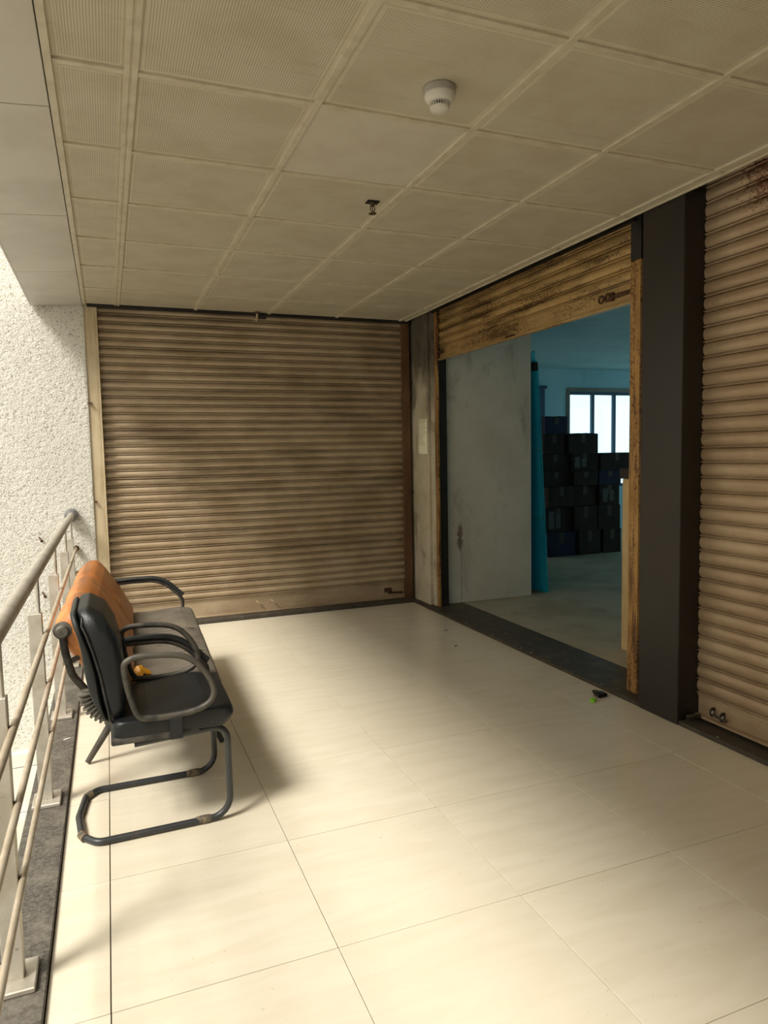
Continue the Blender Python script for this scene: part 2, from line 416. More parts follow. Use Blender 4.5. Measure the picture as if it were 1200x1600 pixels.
# ---- floor
fl = struct(MB().box(-0.30, XR+0.2, YE, YB+0.2, -0.30, -0.006).build('floor', MAT['grout'], bevel=0))
xs = [XL, 0, .6, 1.2, 1.8, 2.4, XR]
ys = [YE] + [-3.6+.6*i for i in range(13)] + [YB]
g = 0.0014
tile_cache = {}
for i in range(len(xs)-1):
    for j in range(len(ys)-1):
        w, h = round(xs[i+1]-xs[i], 4), round(ys[j+1]-ys[j], 4)
        if (w, h) not in tile_cache:
            tile_cache[(w, h)] = MB().box(-w/2+g, w/2-g, -h/2+g, h/2-g, -0.010, 0).mesh('floor_tile', MAT['tile'], bevel=0.0007)
        dx = random.uniform(-.0005, .0005)
        link('floor_tile', tile_cache[(w, h)], fl, ((xs[i]+xs[i+1])/2+dx, (ys[j]+ys[j+1])/2+random.uniform(-.0005, .0005), random.uniform(-.0004, 0)))

# ---- stone trims: railing kerb, sill of the back shutter, sill of the right side
struct(MB().box(-0.302, XL-0.002, YE, 4.15, -0.25, 0.018).build('trim_1', MAT['granite'], bevel=0.003))
struct(MB().box(-0.16, 2.70, YB, 4.34, -0.2, 0.030).build('trim_2', MAT['sill'], bevel=0.003))
struct(MB().box(XR, 3.03, YE, YB-0.001, -0.2, 0.020).build('trim_3', MAT['sill'], bevel=0.003))

# ---- ceiling: void board, grid bars, tiles
ce = struct(MB().box(-0.40, 2.66, YE, 4.16, 2.66, 2.70).build('ceiling', MAT['cavity']))
gx = [.1865+.6*i for i in range(5)]
gy = [.6076+.6*j for j in range(-8, 6)]
X0, X1, Y0c, Y1c = -0.062, 2.652, YE, 4.145
for i, x in enumerate(gx):
    w = 0.020 if i == 0 else 0.0125
    b = MB().box(x-w, x+w, Y0c, Y1c, ZC, ZC+0.010)
    if i == 0: b = MB().box(x-w, x-0.004, Y0c, Y1c, ZC, ZC+0.010).box(x+0.004, x+w, Y0c, Y1c, ZC-0.001, ZC+0.010).box(x-0.005, x+0.005, Y0c, Y1c, ZC+0.004, ZC+0.012)
    b.build('grid_bar', MAT['tbar'], ce, bevel=0.001)
cols = [X0+0.012] + gx + [X1-0.006]
for j, y in enumerate(gy):
    for i in range(len(cols)-1):
        a, b_ = cols[i]+(0.020 if i == 1 else 0.0125), cols[i+1]-(0.020 if i == 0 else 0.0125)
        if b_-a < 0.01: continue
        MB().box(a, b_, y-0.012, y+0.012, ZC+0.001, ZC+0.010).build('cross_bar', MAT['tbar'], ce, bevel=0.001)
MB().box(X0, X0+0.024, Y0c, Y1c, ZC-0.004, ZC+0.040).build('edge_angle', MAT['tbar'], ce, bevel=0.001)
MB().box(X1-0.012, X1, Y0c, Y1c, ZC, ZC+0.030).build('edge_angle', MAT['tbar'], ce, bevel=0.001)
rows = [Y0c] + gy + [Y1c]
ctc = {}
for i in range(len(cols)-1):
    for j in range(len(rows)-1):
        w, h = round(cols[i+1]-cols[i], 4)-0.004, round(rows[j+1]-rows[j], 4)-0.004
        if w < 0.02 or h < 0.02: continue
        cx, cy = (cols[i]+cols[i+1])/2, (rows[j]+rows[j+1])/2
        light = abs(cx-1.0865) < .05 and abs(cy-.9076) < .05
        plain = light or w < 0.1
        key = (round(w, 3), round(h, 3), light, plain)
        if key not in ctc:
            mb = MB()
            hw, hh = w/2, h/2; e = 0.022
            if plain: mb.box(-hw, hw, -hh, hh, 0.000, 0.012)
            else:   # pressed sheet: plain rim, face stepped down by 3 mm
                ring = lambda a, b, z: [(-a,-b,z),(a,-b,z),(a,b,z),(-a,b,z)]
                mb.loft([ring(hw, hh, 0.014), ring(hw, hh, 0.002), ring(hw-e, hh-e, 0.002), ring(hw-e-.004, hh-e-.004, -0.001)])
            ctc[key] = mb.mesh('light_panel' if light else 'ceiling_tile', MAT['lightpanel'] if light else MAT['cplain'] if plain else MAT['ctile'], smooth=False)
        o = link('light_panel' if light else 'ceiling_tile', ctc[key], ce, (cx, cy, ZC+0.006+random.uniform(0, .0015)),
                 (random.uniform(-.0015, .0015), random.uniform(-.0015, .0015), 0))
        o['half'] = (w/2-0.032, h/2-0.032, 0.0)
        if light: o['label'] = 'plain white flat panel'

# ---- soffit outside the grid: grey panels with open joints
so = struct(MB().box(-0.405, -0.075, YE, 4.15, 2.60, 2.62).build('trim_4', MAT['cavity']))
sy_ = [-4.2, -3.58, -2.46, -1.34, -0.22, 0.897, 2.035, 3.13, 4.149]
for a, b in zip(sy_[:-1], sy_[1:]):
    MB().prism([(-0.412, 2.553), (-0.065, 2.578), (-0.065, 2.600), (-0.412, 2.600)], 'y', a+0.003, b-0.003).build('soffit_panel', MAT['acp'], so, bevel=0.0015)
    MB().box(-0.424, -0.412, a+0.003, b-0.003, 2.553, 3.6).build('fascia_panel', MAT['acp'], so, bevel=0.0015)
# ---- slab over everything
struct(MB().box(-0.40, 11.2, YE-0.2, 8.3, 2.745, 3.4).build('ceiling_slab', MAT['concrete']))

# ---- outer roughcast wall (relief built as geometry)
wl = struct(MB().box(-8.0, -0.058, 4.165, 4.45, -5.0, 6.0).build('wall_left', MAT['rough']))
def relief():
    st = 0.010; x0, x1, z0, z1 = -1.15, -0.056, -0.95, 2.95
    nx, nz = int((x1-x0)/st)+1, int((z1-z0)/st)+1
    vs, fs = [], []
    for k in range(nz):
        for i in range(nx):
            x = x0+(x1-x0)*i/(nx-1); z = z0+(z1-z0)*k/(nz-1)
            h = noise.noise(Vector((x*62, z*62, 1.3)))*0.8 + noise.noise(Vector((x*30, z*30, 7.1)))*0.25
            edge = 0.0 if i in (0, nx-1) or k in (0, nz-1) else 1.0
            vs.append((x, 4.160 - edge*(0.003+0.0035*h), z))
    for k in range(nz-1):
        for i in range(nx-1):
            a = k*nx+i; fs.append((a, a+1, a+nx+1, a+nx))
    return MB().add(vs, fs)
ro = relief().build('roughcast_render', MAT['rough'], wl, angle=180)
for a, b in ((-0.97, -0.86), (-1.33, -0.976), (-1.88, -1.336), (-2.6, -1.886), (-3.6, -2.606)):
    MB().box(-3.0, -0.30, 4.118, 4.164, a, b).build('wall_panel', MAT['white'], wl, bevel=0.002)
struct(MB().box(-40, 30, -40, 45, -5.2, -5.0).build('ground_outside', MAT['earth']))
struct(MB().box(-11.0, -8.0, -20, 20, -5.0, 7.2).build('added_sky_blocking_wall', MAT['white']))  # unseen wall across the open side, added and sized to block low sky
struct(MB().box(-0.42, -0.15, YE, -2.7, -0.3, 2.60).build('added_light_blocking_wall', MAT['drywall']))  # unseen wall behind the camera, added to keep out side light
# wall of the floor below, under the kerb
struct(MB().box(-0.298, 3.0, YE, 4.16, -5.0, -0.31).build('wall_below', MAT['white']))

# ---- wall behind the back shutter, right corner wall with notice, wall at the near end
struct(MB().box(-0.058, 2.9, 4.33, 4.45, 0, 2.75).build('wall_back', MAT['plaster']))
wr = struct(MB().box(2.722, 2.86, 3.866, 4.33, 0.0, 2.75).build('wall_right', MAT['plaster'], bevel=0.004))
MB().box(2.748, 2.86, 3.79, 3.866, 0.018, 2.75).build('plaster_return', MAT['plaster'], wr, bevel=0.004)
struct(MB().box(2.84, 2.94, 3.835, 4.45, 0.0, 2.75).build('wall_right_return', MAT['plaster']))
struct(MB().box(-0.30, 3.0, YE-0.15, YE, -0.3, 2.75).build('wall_near', MAT['drywall']))
struct(MB().box(2.86, 2.96, YE, 1.30, 0.0, 2.75).build('wall_right_near', MAT['drywall']))
struct(MB().box(2.86, 2.96, 1.30, 3.77, 2.40, 2.75).build('wall_right_header', MAT['inwall']))
struct(MB().box(2.80, 2.86, YE, -2.15, 0.0, 2.75).build('wall_right_far', MAT['drywall']))

# ---- shop interior
struct(MB().box(3.03, 11.0, -0.5, 8.0, -0.2, 0.020).build('floor_interior', MAT['infloor']))
struct(MB().box(2.96, 11.0, -0.5, 8.0, 2.735, 2.745).build('ceiling_interior', MAT['inwall']))
pt = struct(MB().box(2.855, 3.77, 3.83, 6.4, 0.018, 2.735).build('wall_partition', MAT['board'], bevel=0.002))
WX0, WX1, WZ0, WZ1, WY = 7.27, 10.2, 0.75, 2.37, 8.0
iw = MB().box(2.96, WX0, WY, WY+.2, 0, 2.745).box(WX1, 11.0, WY, WY+.2, 0, 2.745).box(WX0, WX1, WY, WY+.2, 0, WZ0).box(WX0, WX1, WY, WY+.2, WZ1, 2.745)
struct(iw.build('wall_interior_back', MAT['inwall']))
struct(MB().box(11.0, 11.2, -0.7, 2.0, 0, 2.745).box(11.0, 11.2, 7.4, 8.2, 0, 2.745).box(11.0, 11.2, 2.0, 7.4, 0, 0.75).box(11.0, 11.2, 2.0, 7.4, 2.5, 2.745).build('wall_interior_right', MAT['inwall']))
w2 = struct(MB().box(11.06, 11.12, 2.0, 7.4, 0.75, 0.80).box(11.06, 11.12, 2.0, 7.4, 2.45, 2.5).build('added_unseen_window', MAT['frame']))  # added window out of view, lets in extra light to brighten the shop
for k in range(6):
    y = 2.0+5.4*k/5; MB().box(11.065, 11.115, max(2.0, y-.03), min(7.4, y+.03), 0.80, 2.45).build('mullion', MAT['frame'], w2)
    if k < 5: MB().box(11.085, 11.091, max(2.0, y)+.03, y+1.08-.03, 0.80, 2.45).build('pane', MAT['winglass'], w2)
struct(MB().box(2.96, 11.0, -0.7, -0.5, 0, 2.745).build('wall_interior_near', MAT['inwall']))
win = struct(MB().box(WX0, WX1, WY+.04, WY+.10, WZ1-.05, WZ1).box(WX0, WX1, WY+.04, WY+.10, WZ0, WZ0+.05)
             .box(WX0, WX0+.04, WY+.04, WY+.10, WZ0+.05, WZ1-.05).box(WX1-.04, WX1, WY+.04, WY+.10, WZ0+.05, WZ1-.05).build('window_1', MAT['frame']))
mx = [7.79, 8.24, 8.72, 9.2, 9.7]
for x in mx: MB().box(x-.028, x+.028, WY+.045, WY+.095, WZ0+.05, WZ1-.05).build('mullion', MAT['frame'], win)
ex = [WX0+.04] + mx + [WX1-.04]
for i, (a, b) in enumerate(zip(ex[:-1], ex[1:])):
    d = .028
    MB().box(a+(d if i else 0), b-(d if i < len(ex)-2 else 0), WY+.066, WY+.072, WZ0+.05, WZ1-.05).build('pane', MAT['winglass'], win)
lt = MB().box(WX0-.05, WX1+.05, WY-.03, WY, WZ1, WZ1+.06).box(WX0-.06, WX0, WY-.02, WY, WZ0, WZ1)
lt.build('window_surround', MAT['concrete'], win)
struct(MB().box(6.0, 12.0, 9.4, 9.6, 2.52, 3.4).box(7.75, 7.90, 9.42, 9.58, -5.0, 2.52).build('wall_outer_balcony', MAT['white']))

# ---- dark pillar
pil = thing('pillar', 'dark brown clad square pillar between the open doorway and the beige shutter', 'pillar', (2.66, 0.85, 0.0))
MB().box(0.004, 0.196, 0.004, 0.272, 0.0, 2.62).build('core', MAT['guide_k'], pil)
MB().box(0.0, 0.004, 0.0, 0.276, 0.004, 2.60).build('cladding_panel', MAT['clad'], pil, bevel=0.001)
MB().box(0.005, 0.14, 0.0, 0.004, 0.004, 2.60).build('cladding_panel', MAT['clad'], pil, bevel=0.001)
MB().box(0.135, 0.198, 0.272, 0.388, 0.021, 2.62).build('dark_jamb', MAT['guide_k'], pil)

# ================================================================== ROLLING SHUTTERS
def slat_profile(P, amp=0.018, pw=0.7):
    """closed section in (y outward negative, z): rolled rib at the foot, convex belly above"""
    pr = [(0.004, 0.0), (-0.008, 0.0), (-0.0135, 0.0020), (-0.0150, 0.0045), (-0.0135, 0.0070), (-0.008, 0.0085), (0.002, 0.0088), (0.002, 0.0135)]
    n = 12
    for k in range(n+1):
        t = k/n; z = 0.0138 + (P-0.0150)*t
        pr.append((-0.0005-amp*math.sin(math.pi*min(1.0, t*0.96+0.04))**pw, z))
    pr += [(0.006, P-0.001)]
    return pr
def shutter(name, label, loc, rot, L, P, z0, zbar, ztop, mat, amp, pw):
    s = thing(name, label, 'shutter', loc, rot)
    me = MB().prism(slat_profile(P, amp, pw), 'x', 0.0, L).mesh('slat', mat, angle=50)
    z = zbar
    while z < ztop:
        link('slat', me, s, (0, random.uniform(-.0012, .0012), z), (0, random.uniform(-.0006, .0006), 0)); z += P
    bar = MB().box(0, L, -0.004, 0.004, z0+0.012, zbar).box(0, L, -0.030, 0.006, z0, z0+0.012).box(0, L, -0.010, 0.004, zbar-0.012, zbar-0.002).build('bottom_bar', mat, s, bevel=0.0015)
    return s, bar
ZB = 0.032
# back shutter
sb, bar = shutter('rolling_shutter', 'wide tan rolling shutter, fully closed, across the back of the corridor', (0.02, 4.245, 0), (0, 0, 0), 2.605, 0.0652, ZB, 0.185, 2.60, MAT['shut_b'], 0.019, 0.70)
MB().box(-0.078, 0.004, -0.075, 0.08, ZB-.002, 2.64).box(0.004, 0.020, -0.075, -0.060, ZB-.002, 2.64).build('guide', MAT['guide_w'], sb, bevel=0.002)
MB().box(2.610, 2.672, -0.060, 0.08, ZB-.002, 2.64).box(2.590, 2.612, -0.060, -0.046, ZB-.002, 2.64).build('guide', MAT['guide_b'], sb, bevel=0.002)
MB().box(-0.05, 2.68, -0.09, -0.07, 2.570, 2.64).build('head_channel', MAT['guide_k'], sb)
for x, z in ((1.20, 0.115), (1.33, 0.113)):
    MB().tube(fillet([(x, -0.004, z+.012), (x, -0.030, z+.012), (x+.03, -0.034, z-.012), (x+.03, -0.004, z-.016)], 0.006), 0.005, 8).build('pull_handle', MAT['guide_w'], bar)
h = MB().box(2.40, 2.47, -0.010, -0.004, 0.095, 0.135).tube([(2.43, -0.018, 0.09), (2.58, -0.020, 0.082)], 0.009, 8).lathe([(0.022, 0), (0.022, 0.012), (0.010, 0.012), (0.010, 0)], (2.452, -0.018, 0.112), 'x', 14)
h.build('bolt_latch', MAT['rust'], bar)
for x, z in ((-0.062, 1.83), (-0.062, 1.06), (2.665, 1.82), (2.665, 1.03)):
    MB().box(x-.012, x+.012, -0.098, -0.055, z-.006, z+.006).build('hook', MAT['rust'], sb, bevel=0.002)
# doorway shutter, mostly rolled up
sdr, bar = shutter('rolling_shutter', 'yellowed rolling shutter, mostly rolled up, hanging over the open doorway', (2.80, 3.775, 0), (0, 0, -math.pi/2), 2.44, 0.072, 2.19, 2.305, 2.66, MAT['shut_d'], 0.0155, 0.62)
gl_ = MB().box(-0.012, 0.030, -0.048, -0.024, 0.021, 2.64).build('guide', MAT['guide_g'], sdr, bevel=0.003)
MB().box(-0.012, 0.012, -0.0235, 0.055, 0.021, 2.64).build('guide_channel', MAT['guide_k'], gl_)
gd = MB().box(2.462, 2.535, -0.045, -0.035, 0.021, 2.40).box(2.450, 2.470, -0.048, 0.03, 0.021, 2.40).box(2.495, 2.535, -0.054, -0.045, 0.021, 2.40)
gd.build('guide', MAT['guide_g'], sdr, bevel=0.003)
MB().box(2.455, 2.535, -0.050, 0.05, 2.40, 2.66).build('guide_head', MAT['guide_k'], sdr)
MB().box(-0.02, 2.5, -0.07, -0.05, 2.60, 2.66).build('head_channel', MAT['guide_k'], sdr)
for x in (2.18, 2.235):
    MB().tube([(x+0.020*math.cos(a*math.pi/7), -0.024, 2.258+0.020*math.sin(a*math.pi/7)) for a in range(14)], 0.006, 8, closed=True).build('lock_ring', MAT['rust'], bar)
MB().box(2.255, 2.44, -0.020, -0.008, 2.245, 2.268).box(2.245, 2.275, -0.024, -0.004, 2.235, 2.282).build('bolt_latch', MAT['rust'], bar, bevel=0.002)
MB().box(0.03, 0.10, -0.018, -0.004, 2.245, 2.275).lathe([(0.016, -0.03), (0.016, -0.004)], (0.06, 0, 2.26), 'y', 12).build('bolt_latch', MAT['rust'], bar, bevel=0.002)
MB().box(1.10, 1.22, -0.012, -0.004, 2.205, 2.222).build('pull_handle', MAT['rust'], bar, bevel=0.002)
for z in (1.86, 1.08):
    MB().box(0.03, 0.062, -0.04, -0.028, z-.008, z+.008).build('hook', MAT['rust'], sdr, bevel=0.002)
# near right shutter
sr, bar = shutter('rolling_shutter', 'closed beige rolling shutter with rust patches near its top, right of the pillar', (2.80, 0.848, 0), (0, 0, -math.pi/2), 3.0, 0.0728, 0.034, 0.150, 2.63, MAT['shut_r'], 0.0140, 0.60)
MB().box(-0.001, 0.010, 0.010, 0.05, 0.021, 2.64).build('guide', MAT['guide_k'], sr)
MB().box(2.992, 3.03, -0.05, 0.05, 0.021, 2.64).build('guide', MAT['guide_w'], sr)
MB().prism([(-0.155, 2.60), (-0.135, 2.60), (-0.135, 2.64), (-0.155, 2.64)], 'x', 0.02, 3.02).build('head_channel', MAT['guide_b'], sr)
for x, z in ((0.105, 0.085), (0.165, 0.078)):
    MB().loft([[(x+0.003*s_, y, zz) for (y, zz) in [(-0.004, z-0.022), (-0.020, z-0.024), (-0.034, z-0.016), (-0.038, z), (-0.034, z+0.016), (-0.020, z+0.024), (-0.004, z+0.022)]] for s_ in (-1, 1)]).build('lock_plate', MAT['iron'], bar)
    MB().lathe([(0.010, -0.0042), (0.010, 0.0042)], (x, -0.022, z), 'x', 12).build('lock_hole', MAT['label'], bar)
MB().tube([(0.10, -0.022, 0.074), (0.19, -0.022, 0.066)], 0.006, 8).build('lock_pin', MAT['iron'], bar)
MB().tube([(0.04, -0.03, 0.048), (0.026, -0.085, 0.045), (0.024, -0.10, 0.045)], 0.010, 10).build('bolt_end', MAT['iron'], bar)

# ================================================================== RAILING
PY = [-3.0, -1.93, -0.86, 0.19, 1.24, 2.25, 3.24, 4.02]
rl = thing('railing', 'dusty stainless steel railing with round handrail along the open side', 'railing', (-0.235, 0.0, 0.018))
zz = 0.018
MB().tube([(0.015, YE+.01, 0.965-zz), (0.015, 4.13, 0.965-zz)], 0.024, 20).build('handrail', MAT['steel'], rl)
MB().lathe([(0.028, 4.090), (0.045, 4.096), (0.050, 4.110), (0.050, 4.150), (0.0, 4.152)], (0.015, 0, 0.965-zz), 'y', 24).build('wall_flange', MAT['flange'], rl)
for z, r in ((0.702, 0.0105), (0.500, 0.0100), (0.297, 0.0095)):
    MB().tube([(0.0345, YE+.01, z-zz), (0.0345, 4.14, z-zz)], r, 12).build('rail', MAT['steel_tan'], rl)
    MB().lathe([(0.012, 4.118), (0.024, 4.124), (0.024, 4.148), (0.0, 4.15)], (0.0345, 0, z-zz), 'y', 16).build('rail_flange', MAT['brass'], rl)
pm = MB().box(-0.026, 0.024, -0.019, 0.019, 0.0, 0.772).mesh('post', MAT['steel'], bevel=0.002)
cm = MB().box(-0.020, 0.018, -0.013, 0.013, 0.7725, 0.7735).mesh('post_top', MAT['dark'])
rm = MB().tube([(0.012, 0, 0.772), (0.012, 0, 0.93)], 0.0075, 10).mesh('spindle', MAT['steel'])
bm_ = MB().box(-0.050, 0.054, -0.064, 0.064, 0.0, 0.016).mesh('base_plate', MAT['steel'], bevel=0.003)
wm = MB().box(0.023, 0.028, -0.006, 0.006, -.006, .006).mesh('rail_bracket', MAT['iron'])
for y in PY:
    p = link('post', pm, rl, (0, y, 0))
    link('spindle', rm, p); link('base_plate', bm_, p)
    for z in (0.702, 0.500, 0.297): link('rail_bracket', wm, p, (0, 0, z-zz))

# ================================================================== BLACK CHAIR
def soft_loft(prof, y0, y1, r, seams=(), depth=0.012, width=0.014, n=7, cen=None, step=0.03, crown=0.0, puff=0.0, zonly=False):
    """cushion: XZ profile swept along Y, rounded at both ends and pinched at the seams"""
    cx = sum(p[0] for p in prof)/len(prof); cz = sum(p[1] for p in prof)/len(prof)
    if cen: cx, cz = cen
    ex_ = max(abs(p[0]-cx) for p in prof); ez_ = max(abs(p[1]-cz) for p in prof)
    yy = set()
    for k in range(n+1):
        a = math.pi/2*k/n; yy.add(y0+r*(1-math.sin(a))); yy.add(y1-r*(1-math.sin(a)))
    y = y0+r
    while y < y1-r: yy.add(y); y += step
    for s_ in seams:
        for d in (-3, -2, -1.2, -.6, 0, .6, 1.2, 2, 3): yy.add(s_+d*width)
    rings = []
    for y in sorted(yy):
        e = min(y-y0, y1-y); ins = r-math.sqrt(max(0, r*r-(r-e)**2)) if e < r else 0.0
        pin = 0.0
        for s_ in seams: pin += depth*math.exp(-(abs(y-s_)/width)**1.3) + puff*max(0.0, 1-abs(y-s_)/0.16)**2
        if puff:
            for e_ in (y0, y1): pin += puff*max(0.0, 1-abs(y-e_)/0.16)**2
        if not zonly: ins += pin; pin = 0.0
        t = (y-y0)/(y1-y0); ins -= crown*math.sin(math.pi*t)
        ring = []
        for x, z in prof:
            dx, dz = x-cx, z-cz; L = math.hypot(dx, dz) or 1
            ring.append((x-dx/L*min(ins, L*.9)-(0.5*pin if x > cx+0.8*ex_ else 0), y, z-dz/L*min(ins, L*.9)-(pin if z > cz+0.3*ez_ else 0)))
        rings.append(ring)
    return MB().loft(rings)

def spline_closed(pts, k):
    n = len(pts); out = []
    for i in range(n):
        p0, p1, p2, p3 = (Vector(pts[(i+d) % n]) for d in (-1, 0, 1, 2))
        for j in range(k):
            t = j/k
            out.append(tuple(0.5*((2*p1) + (p2-p0)*t + (2*p0-5*p1+4*p2-p3)*t*t + (3*p1-p0-3*p2+p3)*t**3)))
    return out
def back_loft(prof, y0, y1, r1, r2, n=9, step=0.03):
    """backrest: thickness rounded by r1, top and bottom corners rounded by r2 towards both ends"""
    zs = [p[1] for p in prof]; zmin, zmax = min(zs), max(zs); cz = (zmin+zmax)/2; ez = (zmax-zmin)/2
    def mid(z):
        xs_ = []
        for (xa, za), (xb, zb) in zip(prof, prof[1:]+prof[:1]):
            if (za-z)*(zb-z) <= 0 and abs(za-zb) > 1e-9: xs_.append(xa+(xb-xa)*(z-za)/(zb-za))
        return (min(xs_)+max(xs_))/2 if xs_ else sum(p[0] for p in prof)/len(prof)
    yy = set()
    R_ = max(r1, r2)
    for k in range(n+1):
        a = math.pi/2*k/n; yy.add(round(y0+R_*(1-math.sin(a)), 5)); yy.add(round(y1-R_*(1-math.sin(a)), 5))
    y = y0+R_
    while y < y1-R_: yy.add(y); y += step
    rings = []
    for y in sorted(yy):
        e = min(y-y0, y1-y); c = lambda r: (r-math.sqrt(max(0, r*r-(r-e)**2))) if e < r else 0.0
        i1, i2 = c(r1), c(r2); ring = []
        for x, z in prof:
            zn = cz+(z-cz)*(ez-i2)/ez; m0 = mid(min(max(z, zmin+.004), zmax-.004)); m1 = mid(min(max(zn, zmin+.004), zmax-.004))
            ring.append((m1+(x-m0)*(1-min(.8, i1/0.05)), y, zn))
        rings.append(ring)
    return MB().loft(rings)
ch = thing('office_chair', 'black padded sled-base office chair with loop arms, nearest the camera', 'chair', (0.0, 1.06, 0.0))
hw = 0.225
seat_prof = round_profile([(0.03, 0.385), (0.20, 0.378), (0.42, 0.380), (0.463, 0.415), (0.455, 0.455), (0.36, 0.468), (0.16, 0.452), (0.03, 0.455)], 0.022, 3)
st = soft_loft(seat_prof, -0.255, 0.225, 0.035, crown=0.004).build('seat', MAT['blk'], ch, angle=60)
MB().box(0.022, 0.33, -0.2575, 0.226, 0.370, 0.396).build('seat_pan', MAT['blkside'], st, bevel=0.008, seg=2)
back_prof = round_profile([(0.075, 0.455), (0.083, 0.56), (0.078, 0.66), (0.056, 0.79), (0.020, 0.872), (-0.030, 0.912), (-0.072, 0.900), (-0.060, 0.84), (-0.035, 0.75), (-0.012, 0.62), (0.004, 0.50), (0.020, 0.430), (0.050, 0.420)], 0.018, 3)
back_prof = [(x, z if z < 0.6 else 0.6+(z-0.6)*0.85) for x, z in back_prof]
bk = back_loft(back_prof, -0.222, 0.207, 0.030, 0.085).build('backrest', MAT['blk'], ch, angle=60)
shell_prof = round_profile([(-0.074, 0.905), (-0.094, 0.884), (-0.082, 0.85), (-0.066, 0.76), (-0.052, 0.62), (-0.040, 0.54), (0.004, 0.426), (0.018, 0.430), (0.002, 0.50), (-0.014, 0.62), (-0.037, 0.75), (-0.062, 0.84)], 0.006, 2)
shell_prof = [(x, z if z < 0.6 else 0.6+(z-0.6)*0.85) for x, z in shell_prof]
back_loft(shell_prof, -0.212, 0.197, 0.020, 0.080).build('back_shell', MAT['shell'], bk, angle=60)
ZL = lambda z: z if z < 0.6 else 0.6+(z-0.6)*0.85
for yv in (-0.222, 0.207):
    s_ = -1 if yv < 0 else 1
    path = [(-0.052, yv-s_*0.028, 0.886), (-0.054, yv-s_*0.010, 0.855), (-0.040, yv-s_*0.004, 0.80), (-0.020, yv-s_*.002, 0.72), (0.000, yv-s_*.002, 0.62), (0.012, yv-s_*.002, 0.53), (0.024, yv-s_*.004, 0.455), (0.036, yv-s_*.02, 0.430)]
    path = [(x, y, ZL(z)-(0.012 if z > .85 else 0)) for x, y, z in path]
    MB().tube(path, 0.0045, 8).build('piping', MAT['blkside'], bk)
# arm loops
loop = [(0.078, 0.640), (0.098, 0.682), (0.170, 0.688), (0.280, 0.672), (0.345, 0.620), (0.384, 0.540), (0.366, 0.486), (0.290, 0.461), (0.165, 0.459), (0.112, 0.485)]
for y in (-0.268, 0.226):
    pth = [Vector((x, y, z)) for x, z in spline_closed(loop, 5)]
    arm = MB().tube(pth, 0.0115, 12, closed=True).build('armrest', MAT['tubedust'], ch)
    s_ = -1 if y < 0 else 1
    MB().box(0.222, 0.268, min(y-s_*.012, y+s_*.012), max(y-s_*.012, y+s_*.012), 0.372, 0.452).box(0.222, 0.268, min(y, y-s_*.05), max(y, y-s_*.05), 0.366, 0.374).build('arm_bracket', MAT['blk'], arm, bevel=0.002)
yn, yf = -0.212, 0.214
sled = fillet([(0.10, yn, 0.352), (0.436, yn, 0.372), (0.437, yn, 0.0135), (-0.040, yn-.01, 0.0135), (-0.094, yn+.055, 0.0135), (-0.110, 0.0, 0.0135),
               (-0.090, 0.165, 0.0135), (-0.045, yf, 0.0135), (0.437, yf, 0.0135), (0.436, yf, 0.372), (0.10, yf, 0.352)],
              [0.055, 0.075, 0.05, 0.04, 0.1, 0.05, 0.05, 0.075, 0.055], 6)
sl = MB().tube(sled, 0.0128, 14).build('sled_frame', MAT['tube'], ch)
for x, y, dx in ((0.335, yn, 1), (0.345, yf, 1)):
    MB().tube([(x-.03, y, 0.0138), (x-.012, y, 0.0138), (x+.015, y, 0.0142), (x+.03, y, 0.0140)], [0.0132, 0.0162, 0.0165, 0.0134], 12).build('foot_pad', MAT['tape'], sl)
for p0, p1 in (((-0.098, -0.14, .0138), (-0.083, -0.175, .0138)), ((-0.088, 0.165, .0138), (-0.070, 0.187, .0138))):
    MB().tube([p0, p1], 0.0150, 12).build('foot_pad', MAT['tape'], sl)
MB().box(0.07, 0.40, -0.215, -0.185, 0.360, 0.374).box(0.07, 0.40, 0.185, 0.215, 0.360, 0.374).box(0.20, 0.24, -0.185, 0.185, 0.358, 0.372).build('under_frame', MAT['tube'], ch, bevel=0.002)
# ribbed bellows behind the seat joint
pa = []; rd = []
for k in range(45):
    a = math.radians(178 + k*2.1); pa.append((0.050+0.112*math.cos(a), -0.02, 0.512+0.118*math.sin(a))); rd.append(0.019 if k % 4 in (0, 1) else 0.030)
MB().tube(pa, rd, 16).build('bellows', MAT['bellow'], ch, angle=60)

# ================================================================== BENCH (orange back, grey seat)
bn = thing('waiting_bench', 'long waiting bench with orange padded back and worn grey seat, behind the black chair', 'bench', (0.0, 1.31, 0.0), (0, 0, -0.030))
BL = 1.62
SM = (0.51, 1.0)
sp_ = round_profile([(0.02, 0.345), (0.30, 0.335), (0.46, 0.340), (0.490, 0.375), (0.478, 0.418), (0.40, 0.432), (0.20, 0.418), (0.02, 0.420)], 0.024, 3)
bs = soft_loft(sp_, 0.0, BL, 0.04, SM, 0.014, 0.010, puff=0.012, zonly=True).build('seat', MAT['grey'], bn, angle=60)
for yv in SM:
    MB().tube([(x, yv, z-0.0185) for x, z in ((0.10, 0.420), (0.20, 0.4195), (0.30, 0.4265), (0.40, 0.4330), (0.440, 0.430), (0.462, 0.420), (0.476, 0.40))], 0.0042, 6).build('stitching', MAT['guide_k'], bs)
bp_ = round_profile([(0.135, 0.425), (0.06, 0.58), (-0.030, 0.725), (-0.075, 0.776), (-0.128, 0.774), (-0.184, 0.715), (-0.188, 0.675), (-0.120, 0.560), (-0.030, 0.430), (0.06, 0.395)], 0.055, 5)
bpd = bp_
bb = soft_loft(bp_, 0.02, BL-0.01, 0.05, SM, 0.018, 0.011, puff=0.014).build('backrest', MAT['orange'], bn, angle=60)
cxb = sum(p[0] for p in bpd)/len(bpd); czb = sum(p[1] for p in bpd)/len(bpd)
